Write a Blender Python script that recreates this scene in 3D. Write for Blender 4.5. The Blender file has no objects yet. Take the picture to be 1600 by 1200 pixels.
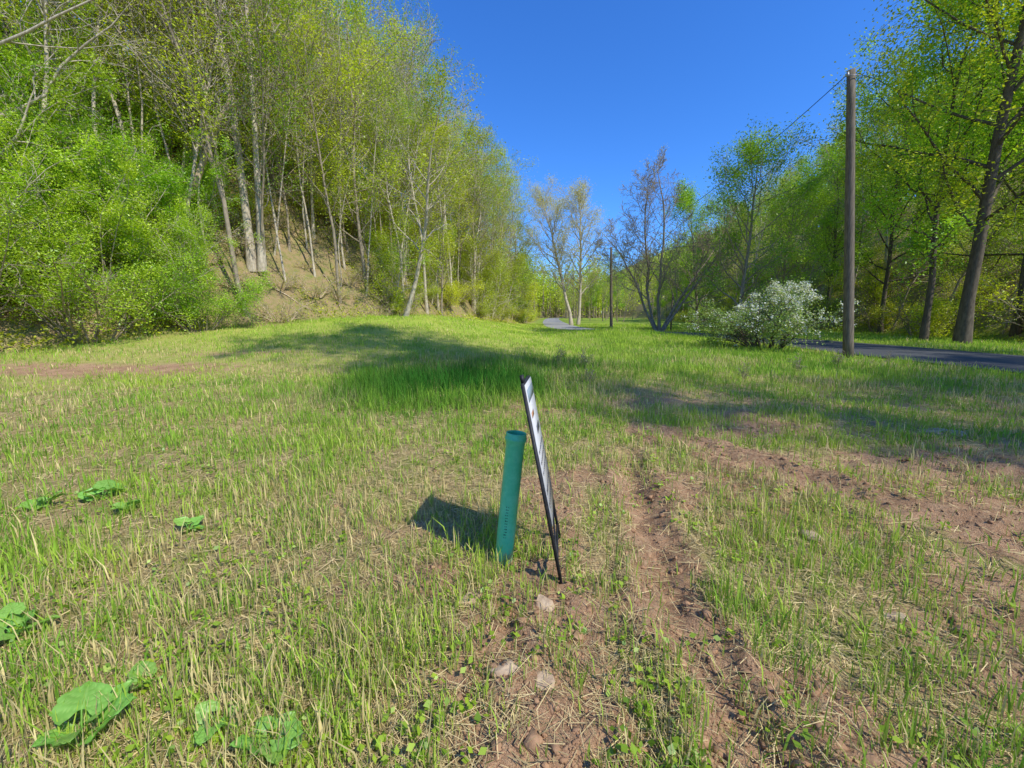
import bpy, math, random
import numpy as np
from mathutils import Vector
C = bpy.context.scene.collection
PI = math.pi
# ------------------------------------------------------------------ noise
def _h(ix, iy, s):
    n = (ix.astype(np.int64)*374761393 + iy.astype(np.int64)*668265263 + s*1442695041) & 0x7fffffff
    n = ((n ^ (n >> 13))*1274126177) & 0x7fffffff
    n = n ^ (n >> 16)
    return (n & 0xffff)/65535.0
def vnoise(x, y, s=0):
    x = np.asarray(x, float); y = np.asarray(y, float)
    ix = np.floor(x); iy = np.floor(y); fx = x-ix; fy = y-iy
    fx = fx*fx*(3-2*fx); fy = fy*fy*(3-2*fy)
    ix = ix.astype(np.int64); iy = iy.astype(np.int64)
    a = _h(ix, iy, s); b = _h(ix+1, iy, s); c = _h(ix, iy+1, s); d = _h(ix+1, iy+1, s)
    return (a*(1-fx)+b*fx)*(1-fy)+(c*(1-fx)+d*fx)*fy
def fbm(x, y, o=4, s=0):
    v = 0; a = .5; t = 0
    for i in range(o):
        v = v+a*vnoise(x*2**i+17.3*i, y*2**i+9.1*i, s+i); t += a; a *= .55
    return v/t
def sst(t):
    t = np.clip(t, 0, 1); return t*t*(3-2*t)
# ------------------------------------------------------------------ terrain
LY = [-60, 0, 13, 20, 28, 45, 70, 100, 150, 220, 400]
LX = [-30, -21, -16.5, -12.5, -7.0, -1.8, 2.6, 5.5, 9.5, 12, 10]
RY = [-60, 0, 20, 60, 100, 150, 400]
RX = [40, 34, 27, 31, 36, 42, 60]
def dleft(x, y): return np.interp(y, LY, LX)-x
def dright(x, y): return x-np.interp(y, RY, RX)
ROAD = np.array([(36, -42), (24, -16), (18.9, 0), (16.7, 8), (16.0, 15), (15.8, 20), (15.0, 26), (12.6, 32.5), (8.6, 38.5), (6.2, 45), (6.4, 60), (8.6, 90), (12.6, 130), (17, 155), (25, 180), (36, 205), (50, 225)], float)
def catmull(P, n=14):
    out = []
    for i in range(len(P)-1):
        p0 = P[max(i-1, 0)]; p1 = P[i]; p2 = P[i+1]; p3 = P[min(i+2, len(P)-1)]
        for k in range(n):
            t = k/n
            out.append(.5*((2*p1)+(-p0+p2)*t+(2*p0-5*p1+4*p2-p3)*t*t+(-p0+3*p1-3*p2+p3)*t**3))
    out.append(P[-1]); return np.array(out)
RC = catmull(ROAD)
def polydist(x, y, P):
    x = np.asarray(x, float); y = np.asarray(y, float)
    best = np.full(np.broadcast(x, y).shape, 1e9)
    for i in range(len(P)-1):
        ax, ay = P[i][:2]; bx, by = P[i+1][:2]
        dx = bx-ax; dy = by-ay; L = dx*dx+dy*dy+1e-12
        t = np.clip(((x-ax)*dx+(y-ay)*dy)/L, 0, 1)
        best = np.minimum(best, np.hypot(x-ax-t*dx, y-ay-t*dy))
    return best
def droad(x, y): return polydist(x, y, RC[::4])
RUT1 = [(1.35, 4.6), (1.1, 3.3), (1.02, 2.7), (.88, 2.0), (.86, 1.5), (.95, .8), (1.1, -1)]
RUT2 = [(1.9, 5.6), (2.5, 4.5), (2.75, 3.8), (3.1, 3.1), (3.6, 2.5), (4.6, 1.6)]
def base_h(x, y):
    x = np.asarray(x, float); y = np.asarray(y, float)
    h = .035*np.clip(y, -80, 400)
    bump = 1.45*sst((y-8)/19)*sst((3-x)/10)*(1-.35*sst((y-60)/60))
    h = h+bump+.55*np.exp(-((x-6.5)/4.0)**2-((y-26)/5)**2)
    dl = np.clip(dleft(x, y), 0, None)
    hl = 46*(1-np.exp(-dl*.92/46))*sst(dl/2.2+.14)
    h = h+np.where(dl > 0, hl, 0)*(1-.35*sst((y-80)/120))
    dr = np.clip(dright(x, y), 0, None)
    hr = 44*(1-np.exp(-dr*.78/44))*sst(dr/4)
    h = h+np.where(dr > 0, hr, 0)
    h = h+16*sst((y-200)/90)
    rough = np.clip(np.maximum(dl, dr)/5, 0, 1)
    h = h+rough*(fbm(x/7, y/7, 3, 5)-.5)*2.6+np.clip(dl/2, 0, 1)*(fbm(x*1.1, y*1.1, 3, 15)-.5)*.7
    h = h+(fbm(x/3.5, y/3.5, 2, 9)-.5)*.22*sst((droad(x, y)-3)/3)
    return h
def soilmask(x, y):
    x = np.asarray(x, float); y = np.asarray(y, float)
    n = fbm(x*1.1, y*1.1, 4, 21)
    near = 1-sst((y-5.5)/6)
    m = sst((n-.48)/.12)*.6*near*(.30+.70*sst((x+.9)/1.4))
    n2 = fbm(x*2.6+4, y*2.6, 3, 22); n3 = fbm(x*5, y*5, 3, 24)
    d1 = polydist(x, y, RUT1)+(n2-.5)*.45; d2 = polydist(x, y, RUT2)+(n2-.5)*.7
    f1 = 1-sst((y-2.8)/1.6)
    m = np.maximum(m, (.35+.65*f1)*(1-sst((d1-.08)/.28))*(.55+1.0*n3))
    m = np.maximum(m, .95*(1-sst((d2-.16)/.42))*(.4+1.1*n3))
    for cx, cy, sx, sy, a in ((.15, 1.55, .40, .72, .9), (.2, 2.2, .38, .35, .9), (-.5, 2.3, .6, .3, .6), (4.6, 4.3, 1.2, .4, .9), (3.2, 5.6, 1.0, .25, .8), (3.9, 3.0, 1.0, .5, .9),
                             (-11, 11.2, 3.4, .8, .8), (-8.5, 13.5, 2.5, .5, .5), (2.7, 7.5, .8, .25, .7), (-.9, 3.0, .6, .25, .4), (2.2, 1.6, .45, .4, .5), (1.2, 1.35, .4, .4, .85), (2.9, 2.2, .5, .35, .6), (3.9, 1.9, .8, .3, .6)):
        q = ((x-cx)/sx)**2+((y-cy)/sy)**2
        m = np.maximum(m, a*np.exp(-q*.7)*(.3+1.4*n3))
    return np.clip(m, 0, 1)
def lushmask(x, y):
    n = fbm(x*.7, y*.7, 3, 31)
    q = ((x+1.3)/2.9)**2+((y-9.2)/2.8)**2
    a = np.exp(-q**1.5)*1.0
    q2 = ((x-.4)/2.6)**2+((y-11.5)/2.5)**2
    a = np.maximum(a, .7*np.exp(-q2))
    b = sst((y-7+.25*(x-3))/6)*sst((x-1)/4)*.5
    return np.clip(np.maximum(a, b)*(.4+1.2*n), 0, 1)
def height(x, y):
    h = base_h(x, y)
    x = np.asarray(x, float); y = np.asarray(y, float)
    r = np.hypot(x, y-2)
    f = 1-sst((r-6)/8)
    s = soilmask(x, y)
    m = (fbm(x*2.1, y*2.1, 3, 41)-.5)*.09+(fbm(x*7, y*7, 3, 43)-.5)*.055*(.35+s)
    rg = np.abs(fbm(x*5+3, y*5, 3, 47)-.5)*2
    m = m+s*(.5-rg)*.085
    d1 = polydist(x, y, RUT1)+(fbm(x*4, y*4, 2, 3)-.5)*.16; d2 = polydist(x, y, RUT2)+(fbm(x*3, y*3, 2, 4)-.5)*.2
    m = m-.06*np.exp(-(d1/.10)**2)+.04*np.exp(-((d1-.22)/.07)**2)
    m = m-.045*np.exp(-(d2/.16)**2)+.04*np.exp(-((d2-.33)/.1)**2)
    return h+m*f
def H(x, y): return float(height(np.array([x]), np.array([y]))[0])
# ------------------------------------------------------------------ camera
CAMZ = 1.55+H(0, 0); PITCH = math.radians(7.6); F = 650.0
def ray(u, v):
    x = (u-800)/F; z = (600-v)/F
    return np.array([x, math.cos(PITCH)+math.sin(PITCH)*z, -math.sin(PITCH)+math.cos(PITCH)*z])
def at(u, v, Y):
    d = ray(u, v); t = Y/d[1]; return np.array([d[0]*t, Y, CAMZ+d[2]*t])
def hit(u, v, far=250):
    d = ray(u, v); t = np.concatenate([np.linspace(.8, 12, 400), np.linspace(12, far, 3000)])
    z = CAMZ+d[2]*t; g = height(d[0]*t, d[1]*t)
    k = np.argmax(z < g)
    if not (z < g).any(): k = len(t)-1
    return np.array([d[0]*t[k], d[1]*t[k], g[k]])
cam = bpy.data.cameras.new('camera'); co = bpy.data.objects.new('camera', cam); C.objects.link(co)
cam.sensor_width = 36; cam.lens = F/1600*36; cam.clip_end = 3000; cam.clip_start = .05
co.location = (0, 0, CAMZ); co.rotation_euler = (PI/2-PITCH, 0, 0)
bpy.context.scene.camera = co
# ------------------------------------------------------------------ materials
def newmat(name):
    m = bpy.data.materials.new(name); m.use_nodes = True; nt = m.node_tree; nt.nodes.clear()
    o = nt.nodes.new('ShaderNodeOutputMaterial'); return m, nt, o
def N(nt, t, **k):
    n = nt.nodes.new(t)
    for a, b in k.items():
        if a in n.inputs.keys(): n.inputs[a].default_value = b
        else: setattr(n, a, b)
    return n
def mixc(nt, fac, a, b, blend='MIX'):
    n = nt.nodes.new('ShaderNodeMix'); n.data_type = 'RGBA'; n.blend_type = blend
    for i, v in ((0, fac), (6, a), (7, b)):
        if isinstance(v, (int, float)): n.inputs[i].default_value = v
        elif isinstance(v, tuple): n.inputs[i].default_value = (*v, 1)
        else: nt.links.new(v, n.inputs[i])
    return n.outputs[2]
def ramp(nt, sock, a, b):
    n = nt.nodes.new('ShaderNodeMapRange'); n.inputs[1].default_value = a; n.inputs[2].default_value = b
    nt.links.new(sock, n.inputs[0]); return n.outputs[0]
def attr(nt, name):
    n = nt.nodes.new('ShaderNodeAttribute'); n.attribute_name = name; return n
def noise(nt, scale, detail=4, rough=.6, vec=None):
    n = nt.nodes.new('ShaderNodeTexNoise'); n.inputs['Scale'].default_value = scale; n.inputs['Detail'].default_value = detail
    n.inputs['Roughness'].default_value = rough
    if vec is not None: nt.links.new(vec, n.inputs['Vector'])
    return n.outputs[0]
def leafmat(name, a, b, tr=.42, vary=.22):
    m, nt, o = newmat(name)
    t = attr(nt, 'tint').outputs['Fac']
    c = mixc(nt, t, a, b)
    oi = nt.nodes.new('ShaderNodeObjectInfo')
    hs = nt.nodes.new('ShaderNodeHueSaturation'); nt.links.new(c, hs.inputs['Color'])
    mr = nt.nodes.new('ShaderNodeMapRange'); mr.inputs[3].default_value = 1-vary; mr.inputs[4].default_value = 1+vary
    nt.links.new(oi.outputs['Random'], mr.inputs[0]); nt.links.new(mr.outputs[0], hs.inputs['Value'])
    mh = nt.nodes.new('ShaderNodeMath'); mh.operation = 'MULTIPLY'; mh.inputs[1].default_value = 7.31
    nt.links.new(oi.outputs['Random'], mh.inputs[0])
    mf = nt.nodes.new('ShaderNodeMath'); mf.operation = 'FRACT'; nt.links.new(mh.outputs[0], mf.inputs[0])
    m2 = nt.nodes.new('ShaderNodeMapRange'); m2.inputs[3].default_value = .488; m2.inputs[4].default_value = .514
    nt.links.new(mf.outputs[0], m2.inputs[0]); nt.links.new(m2.outputs[0], hs.inputs['Hue'])
    d = N(nt, 'ShaderNodeBsdfDiffuse'); T = N(nt, 'ShaderNodeBsdfTranslucent'); g = N(nt, 'ShaderNodeBsdfGlossy', Roughness=.45)
    nt.links.new(hs.outputs[0], d.inputs[0])
    tc = mixc(nt, 1.0, hs.outputs[0], (1.3, 1.3, .6), 'MULTIPLY'); nt.links.new(tc, T.inputs[0])
    g.inputs[0].default_value = (.9, .95, 1, 1)
    mx = N(nt, 'ShaderNodeMixShader'); mx.inputs[0].default_value = tr
    nt.links.new(d.outputs[0], mx.inputs[1]); nt.links.new(T.outputs[0], mx.inputs[2])
    m3 = N(nt, 'ShaderNodeMixShader'); m3.inputs[0].default_value = .03
    nt.links.new(mx.outputs[0], m3.inputs[1]); nt.links.new(g.outputs[0], m3.inputs[2])
    nt.links.new(m3.outputs[0], o.inputs[0]); return m
def vcolmat(name, tr=.3):
    m, nt, o = newmat(name); c = attr(nt, 'Col').outputs['Color']
    d = N(nt, 'ShaderNodeBsdfDiffuse'); T = N(nt, 'ShaderNodeBsdfTranslucent')
    nt.links.new(c, d.inputs[0]); nt.links.new(c, T.inputs[0])
    mx = N(nt, 'ShaderNodeMixShader'); mx.inputs[0].default_value = tr
    nt.links.new(d.outputs[0], mx.inputs[1]); nt.links.new(T.outputs[0], mx.inputs[2]); nt.links.new(mx.outputs[0], o.inputs[0]); return m
def pbr(name, a, b, scale=8, rough=.85, stretch=None, bump=.3, dist=.02, detail=6, spec=.3, lo=.35, hi=.65, metal=0):
    m, nt, o = newmat(name); tc = nt.nodes.new('ShaderNodeTexCoord'); vec = tc.outputs['Object']
    if stretch:
        mp = nt.nodes.new('ShaderNodeMapping'); mp.inputs['Scale'].default_value = stretch; nt.links.new(vec, mp.inputs[0]); vec = mp.outputs[0]
    f = noise(nt, scale, detail, .65, vec); fr = ramp(nt, f, lo, hi)
    c = mixc(nt, fr, a, b)
    p = N(nt, 'ShaderNodeBsdfPrincipled'); nt.links.new(c, p.inputs['Base Color']); p.inputs['Roughness'].default_value = rough
    p.inputs['Specular IOR Level'].default_value = spec; p.inputs['Metallic'].default_value = metal
    if bump:
        bp = N(nt, 'ShaderNodeBump', Strength=bump, Distance=dist); nt.links.new(f, bp.inputs['Height']); nt.links.new(bp.outputs[0], p.inputs['Normal'])
    nt.links.new(p.outputs[0], o.inputs[0]); return m
M = {}
M['leaf_yellow'] = leafmat('yellow_green_leaves', (.29, .36, .018), (.66, .72, .055))
M['leaf_mid'] = leafmat('spring_green_leaves', (.16, .31, .016), (.46, .64, .05))
M['leaf_dark'] = leafmat('deep_green_leaves', (.08, .17, .02), (.2, .32, .04))
M['leaf_bud'] = leafmat('tan_green_buds', (.40, .38, .12), (.60, .57, .22))
M['leaf_shrub'] = leafmat('honeysuckle_leaves', (.17, .34, .016), (.56, .74, .05))
M['leaf_grey'] = leafmat('grey_green_leaves', (.13, .24, .045), (.31, .42, .11))
M['blossom'] = leafmat('white_blossom', (.60, .61, .55), (.78, .78, .72), tr=.25, vary=.03)
M['burdock'] = leafmat('broad_leaf_green', (.18, .40, .05), (.32, .54, .11), tr=.3, vary=.12)
M['bark_pale'] = pbr('pale_bark', (.60, .52, .39), (.30, .25, .18), 9, .9, (1, 1, .35), .6)
M['bark_mid'] = pbr('brown_bark', (.38, .31, .22), (.19, .155, .105), 10, .9, (1, 1, .3), .7)
M['bark_dark'] = pbr('dark_bark', (.15, .12, .085), (.07, .055, .04), 10, .9, (1, 1, .3), .8)
M['dead_wood'] = pbr('weathered_dead_wood', (.66, .52, .36), (.36, .27, .17), 12, .85, (1, 1, .2), .5)
M['pole_wood'] = pbr('weathered_pole_wood', (.22, .18, .125), (.085, .07, .05), 6, .85, (6, 6, .35), .5, .01)
M['wire'] = pbr('black_cable', (.03, .03, .035), (.05, .05, .05), 5, .5, None, 0)
M['steel'] = pbr('galvanised_steel', (.35, .36, .37), (.22, .22, .23), 20, .5, None, .1, metal=.6)
M['rock'] = pbr('tan_sandstone', (.56, .42, .27), (.34, .22, .135), 14, .95, None, .9, .02)
M['clod'] = pbr('brown_clod', (.44, .26, .14), (.27, .15, .08), 22, .95, None, .8, .01)
M['grass'] = vcolmat('grass_blades', .35)
M['straw'] = vcolmat('dry_straw', .1)
# asphalt
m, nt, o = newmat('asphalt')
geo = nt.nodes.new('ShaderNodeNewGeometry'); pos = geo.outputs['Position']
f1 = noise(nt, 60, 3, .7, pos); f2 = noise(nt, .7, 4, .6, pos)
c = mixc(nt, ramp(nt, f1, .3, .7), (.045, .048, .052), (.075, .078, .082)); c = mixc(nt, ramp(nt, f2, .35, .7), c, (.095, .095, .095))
sep = nt.nodes.new('ShaderNodeSeparateXYZ'); nt.links.new(pos, sep.inputs[0]); c = mixc(nt, ramp(nt, sep.outputs[1], 30, 42), c, (.30, .29, .27))  # tree shade on the near road is put into the colour; far stretch paler
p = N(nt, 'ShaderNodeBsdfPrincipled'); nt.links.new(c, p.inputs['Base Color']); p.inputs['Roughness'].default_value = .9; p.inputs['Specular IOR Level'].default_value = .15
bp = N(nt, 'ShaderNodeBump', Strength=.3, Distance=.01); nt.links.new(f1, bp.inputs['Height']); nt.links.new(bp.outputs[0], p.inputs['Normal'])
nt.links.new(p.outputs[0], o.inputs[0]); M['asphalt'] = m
# ground
m, nt, o = newmat('field_ground')
geo = nt.nodes.new('ShaderNodeNewGeometry'); pos = geo.outputs['Position']
n1 = noise(nt, 3.0, 6, .65, pos); n2 = noise(nt, 28, 5, .7, pos); n3 = noise(nt, .35, 4, .6, pos); n4 = noise(nt, 110, 3, .7, pos)
straw = mixc(nt, ramp(nt, n2, .35, .65), (.60, .46, .21), (.34, .235, .105))
field = mixc(nt, ramp(nt, n1, .46, .66), straw, (.25, .29, .055))
farf = mixc(nt, ramp(nt, n3, .35, .65), (.30, .42, .045), (.46, .50, .09))
sep = nt.nodes.new('ShaderNodeSeparateXYZ'); nt.links.new(pos, sep.inputs[0])
field = mixc(nt, ramp(nt, sep.outputs[1], 6, 24), field, farf)
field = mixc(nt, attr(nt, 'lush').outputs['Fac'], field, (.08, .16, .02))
soil = mixc(nt, ramp(nt, n1, .35, .65), (.50, .295, .165), (.31, .17, .09)); soil = mixc(nt, ramp(nt, n2, .45, .85), soil, (.58, .41, .24))
soil = mixc(nt, ramp(nt, n4, .60, .68), soil, (.62, .49, .27))
sa = nt.nodes.new('ShaderNodeMath'); sa.operation = 'MULTIPLY_ADD'; nt.links.new(n2, sa.inputs[0]); sa.inputs[1].default_value = .9; sa.inputs[2].default_value = -.45
sb = nt.nodes.new('ShaderNodeMath'); sb.operation = 'ADD'; nt.links.new(sa.outputs[0], sb.inputs[0]); nt.links.new(attr(nt, 'soil').outputs['Fac'], sb.inputs[1])
c = mixc(nt, ramp(nt, sb.outputs[0], .22, .5), field, soil)
wood = mixc(nt, ramp(nt, n1, .42, .66), (.32, .23, .12), (.17, .20, .045)); wood = mixc(nt, ramp(nt, n2, .5, .8), wood, (.50, .38, .22))
c = mixc(nt, attr(nt, 'wood').outputs['Fac'], c, wood)
p = N(nt, 'ShaderNodeBsdfPrincipled'); nt.links.new(c, p.inputs['Base Color']); p.inputs['Roughness'].default_value = .95; p.inputs['Specular IOR Level'].default_value = .08
bp = N(nt, 'ShaderNodeBump', Strength=1.0, Distance=.04); nt.links.new(n2, bp.inputs['Height'])
bp2 = N(nt, 'ShaderNodeBump', Strength=.8, Distance=.01); nt.links.new(n4, bp2.inputs['Height']); nt.links.new(bp.outputs[0], bp2.inputs['Normal'])
nt.links.new(bp2.outputs[0], p.inputs['Normal']); nt.links.new(p.outputs[0], o.inputs[0]); M['ground'] = m
# ------------------------------------------------------------------ mesh helpers
def mesh_np(name, V, Q, mat, smooth=False, attrs=None):
    V = np.asarray(V, np.float32); Q = np.asarray(Q, np.int32)
    me = bpy.data.meshes.new(name); me.vertices.add(len(V)); me.vertices.foreach_set('co', V.ravel())
    k = Q.shape[1]; me.loops.add(Q.size); me.loops.foreach_set('vertex_index', Q.ravel())
    me.polygons.add(len(Q)); me.polygons.foreach_set('loop_start', np.arange(0, Q.size, k, dtype=np.int32))
    if smooth: me.polygons.foreach_set('use_smooth', np.ones(len(Q), bool))
    for n, a in (attrs or {}).items():
        a = np.asarray(a, np.float32)
        if a.ndim == 1: at_ = me.attributes.new(n, 'FLOAT', 'POINT'); at_.data.foreach_set('value', a)
        else:
            at_ = me.attributes.new(n, 'FLOAT_COLOR', 'POINT'); at_.data.foreach_set('color', np.concatenate([a, np.ones((len(a), 1), np.float32)], 1).ravel())
    me.update(calc_edges=True); me.validate(); me.materials.append(mat); return me
def obj(name, me, parent=None):
    o = bpy.data.objects.new(name, me); C.objects.link(o)
    if parent: o.parent = parent
    return o
def tag(o, label=None, cat=None, group=None, kind=None):
    if label: o['label'] = label
    if cat: o['category'] = cat
    if group: o['group'] = group
    if kind: o['kind'] = kind
    return o
def empty(name, loc, label, cat, group=None, rz=0, s=1):
    o = bpy.data.objects.new(name, None); C.objects.link(o); o.location = tuple(loc); o.rotation_euler = (0, 0, rz); o.scale = (s, s, s)
    o.empty_display_size = .2
    return tag(o, label, cat, group)
def nrm(a): return a/(np.linalg.norm(a, axis=-1, keepdims=True)+1e-12)
class B:
    def __init__(s): s.V = []; s.Q = []; s.n = 0; s.leaf = []
    def add(s, V, Q): s.V.append(V); s.Q.append(np.asarray(Q)+s.n); s.n += len(V)
    def tube(s, pts, rad, sides=6, cap=False):
        pts = np.asarray(pts, float); n = len(pts); rad = np.broadcast_to(np.asarray(rad, float), (n,))
        t = np.gradient(pts, axis=0); t = nrm(t)
        m = nrm(pts[-1]-pts[0]); ref = np.array([1., 0, 0]) if abs(m[0]) < .7 else np.array([0, 1., 0])
        a = nrm(ref-t*(t@ref)[:, None]); b = np.cross(t, a)
        ang = np.arange(sides)/sides*2*PI
        V = pts[:, None]+rad[:, None, None]*(np.cos(ang)[None, :, None]*a[:, None]+np.sin(ang)[None, :, None]*b[:, None])
        V = V.reshape(-1, 3); i = np.arange(n-1)[:, None]*sides; j = np.arange(sides)[None]; j2 = (j+1) % sides
        Q = np.stack([i+j, i+j2, i+sides+j2, i+sides+j], -1).reshape(-1, 4)
        if cap:
            V = np.vstack([V, pts[:1], pts[-1:]]); c0 = n*sides; c1 = c0+1; L = (n-1)*sides
            e = []
            for k in range(0, sides, 2):
                e.append((c0, (k+2) % sides, (k+1) % sides, k)); e.append((c1, L+k, L+(k+1) % sides, L+(k+2) % sides))
            Q = np.vstack([Q, np.array(e)])
        s.add(V, Q)
    def box(s, o, ex, ey, ez):
        o, ex, ey, ez = [np.asarray(q, float) for q in (o, ex, ey, ez)]
        V = np.array([o+sx*ex+sy*ey+sz*ez for sz in (-.5, .5) for sy in (-.5, .5) for sx in (-.5, .5)])
        s.add(V, [(0, 2, 3, 1), (4, 5, 7, 6), (0, 1, 5, 4), (2, 6, 7, 3), (0, 4, 6, 2), (1, 3, 7, 5)])
    def mesh(s, name, mat, smooth=True): return mesh_np(name, np.vstack(s.V), np.vstack(s.Q), mat, smooth)
def leaves(name, Cn, size, rng, mat, up=.5, tint=None, asp=.5):
    n = len(Cn); nn = rng.normal(size=(n, 3)); nn[:, 2] = np.abs(nn[:, 2])+up; nn = nrm(nn)
    a = nrm(np.cross(nn, rng.normal(size=(n, 3)))); b = np.cross(nn, a)
    s = (size*rng.uniform(.6, 1.35, n))[:, None]*.5
    V = np.stack([Cn-a*s, Cn+b*s*asp-a*s*.1, Cn+a*s, Cn-b*s*asp-a*s*.1], 1).reshape(-1, 3)
    Q = np.arange(n*4).reshape(-1, 4)
    if tint is None: tint = rng.uniform(0, 1, n)
    return mesh_np(name, V, Q, mat, False, {'tint': np.repeat(tint, 4)})
UP = np.array([0, 0, 1.])
def grow(b, rng, p, d, L, r, dep, P):
    n = P['seg'][dep]; pts = [np.array(p, float)]; dd = nrm(np.array(d, float))
    for i in range(n):
        dd = nrm(dd+rng.normal(0, P['wob'][dep], 3)+UP*P['trop'][dep]); pts.append(pts[-1]+dd*L/n)
    pts = np.array(pts); t = np.linspace(0, 1, n+1)
    rad = r*((1-t)**P.get('tap', .8)*.9+.1)
    if dep == 0: rad = rad*(1+.4*np.exp(-t*L/.4))
    b.tube(pts, np.maximum(rad, P.get('rmin', .006)), P['sides'][dep])
    if dep >= P['leafdep']: b.leaf.append(pts[1:]); b.leaf.append((pts[1:]+pts[:-1])*.5)
    if dep < P['maxd']:
        k = P['n'][dep]; t0 = P['t0'][dep]; az = rng.uniform(0, 6.28)
        for i in range(k):
            tt = t0+(.98-t0)*(i+rng.uniform(.1, .9))/k
            q = tt*n; j = min(int(q), n-1); f = q-j; pp = pts[j]*(1-f)+pts[j+1]*f; tan = nrm(pts[j+1]-pts[j])
            az += 2.4+rng.uniform(-.5, .5)
            ref = nrm(np.cross(tan, [.3, .5, .2])); r2 = np.cross(tan, ref)
            perp = math.cos(az)*ref+math.sin(az)*r2
            an = math.radians(P['ang'][dep]*rng.uniform(.7, 1.25))
            dn = math.cos(an)*tan+math.sin(an)*perp
            sh = 1-.62*(tt-t0)/(1-t0)
            if P.get('round') and dep == 0: sh = .45+.75*math.sin(PI*min(1, .15+.85*(tt-t0)/(1-t0)))
            grow(b, rng, pp, dn, L*P['ratio'][dep]*sh*rng.uniform(.65, 1.2), max(float(np.interp(tt, t, rad))*P.get('rr', .5), .008), dep+1, P)
def params(**k):
    P = dict(seg=[10, 6, 4, 3], wob=[.07, .18, .22, .24], trop=[.04, .08, .06, .02], sides=[9, 5, 4, 3], n=[22, 6, 4], t0=[.35, .25, .2],
             ang=[52, 48, 45], ratio=[.27, .42, .5], maxd=3, leafdep=2, round=True)
    P.update(k); return P
def make_tree(seed, Ht, r, P, nleaf, lsize, lmat, bmat, spread=.22, stems=None, lean=(0, 0)):
    rng = np.random.default_rng(seed); b = B()
    for (dx, dy, hx, sc) in (stems or [(lean[0], lean[1], 0, 1)]):
        grow(b, rng, (hx, 0, -.25), (dx, dy, 1), Ht*sc, r*sc, 0, P)
    tm = b.mesh('trunk', bmat)
    cm = None
    if nleaf:
        Lp = np.vstack(b.leaf)
        cl = fbm(Lp[:, 0]*.7+seed, Lp[:, 2]*.7+Lp[:, 1]*.5, 2, seed)   # clumps
        w = np.clip((cl-.3)*2.5, .15, 1); w /= w.sum(); idx = rng.choice(len(Lp), nleaf, p=w)
        Cn = Lp[idx]+rng.normal(0, spread, (nleaf, 3))
        tint = np.clip(cl[idx]*.8+rng.uniform(-.3, .45, nleaf), 0, 1)
        cm = leaves('crown', Cn, lsize, rng, lmat, tint=tint)
    return tm, cm
def plant(name, meshes, loc, label, cat, group=None, rz=0, s=1, partnames=('trunk', 'crown')):
    r = empty(name, loc, label, cat, group, rz, s)
    for n, me in zip(partnames, meshes):
        if me is not None: obj(n, me, r)
    return r
# ------------------------------------------------------------------ ground
n = 640; k = 6.3; A = 9.8/k*1.0
tt = np.linspace(-1, 1, n); gx = A*np.sinh(k*tt); gy = A*np.sinh(k*tt)+2.4
X, Y = np.meshgrid(gx, gy); Xf = X.ravel(); Yf = Y.ravel(); Z = height(Xf, Yf)
i = (np.arange(n-1)[:, None]*n+np.arange(n-1)[None]).ravel()
Q = np.stack([i, i+1, i+n+1, i+n], 1)
dl = dleft(Xf, Yf); dr = dright(Xf, Yf)
wood = np.clip(np.maximum(sst((dl+1.2+(fbm(Xf*.8, Yf*.8, 2, 6)-.5)*3)/1.5), sst((dr+1+(fbm(Xf*.5, Yf*.5, 2, 8)-.5)*5)/3)), 0, 1)
wood = np.maximum(wood, sst((Yf-150)/20))
g = obj('ground', mesh_np('ground', np.stack([Xf, Yf, Z], 1), Q, M['ground'], True, {'soil': soilmask(Xf, Yf), 'lush': lushmask(Xf, Yf), 'wood': wood}))
tag(g, 'patchy field ground of red brown soil and straw rising into valley slopes', 'ground', kind='structure')
# road
T = np.gradient(RC, axis=0); T = nrm(T); Nn = np.stack([-T[:, 1], T[:, 0]], 1)
offs = np.linspace(-2.9, 2.9, 9); V = []
for o_ in offs:
    q = RC+Nn*o_*(1-.35*sst((RC[:, 1]-30)/12))[:, None]; V.append(np.stack([q[:, 0], q[:, 1], base_h(q[:, 0], q[:, 1])+.045-.01*(o_/2.7)**2], 1))
V = np.stack(V, 1); nr = len(RC); V = V.reshape(-1, 3); i = (np.arange(nr-1)[:, None]*9+np.arange(8)[None]).ravel()
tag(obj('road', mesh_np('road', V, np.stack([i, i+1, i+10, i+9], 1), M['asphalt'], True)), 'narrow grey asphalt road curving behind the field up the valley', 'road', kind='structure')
# ------------------------------------------------------------------ grass
rng = np.random.default_rng(7)
def sample_r(n, a, b_, ang=57, rng=rng):
    r = (a**.5+rng.uniform(0, 1, n)*(b_**.5-a**.5))**2; th = np.radians(rng.uniform(-ang, ang, n)); return r*np.sin(th), r*np.cos(th), r
nc = 100000
x, y, r = sample_r(nc, .75, 62)
s = soilmask(x, y); lu = lushmask(x, y); dn = fbm(x*1.6, y*1.6, 3, 61)
keep = rng.uniform(0, 1, nc) < np.clip((1-s*.95)*(.34+.80*sst((dn-.34)/.3))*(.68+.32*sst((r-2)/4))+lu*.8, 0, 1)
keep &= (dleft(x, y) < .8) & (droad(x, y) > 2.9+rng.uniform(0, .4, nc)-.9*(y > 38)) & (dright(x, y) < 2)
x, y, r, s, lu, dn = [q[keep] for q in (x, y, r, s, lu, dn)]
nb = 5; x = np.repeat(x, nb); y = np.repeat(y, nb); r = np.repeat(r, nb); lu = np.repeat(lu, nb); dn = np.repeat(dn, nb); s = np.repeat(s, nb)
clh = np.repeat(rng.uniform(.45, 1.3, len(x)//nb), nb)
n = len(x); sp = .012+.006*r; x = x+rng.normal(0, 1, n)*sp; y = y+rng.normal(0, 1, n)*sp
z = height(x, y)-.01
nz = fbm(x*.9, y*.9, 3, 78)
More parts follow.
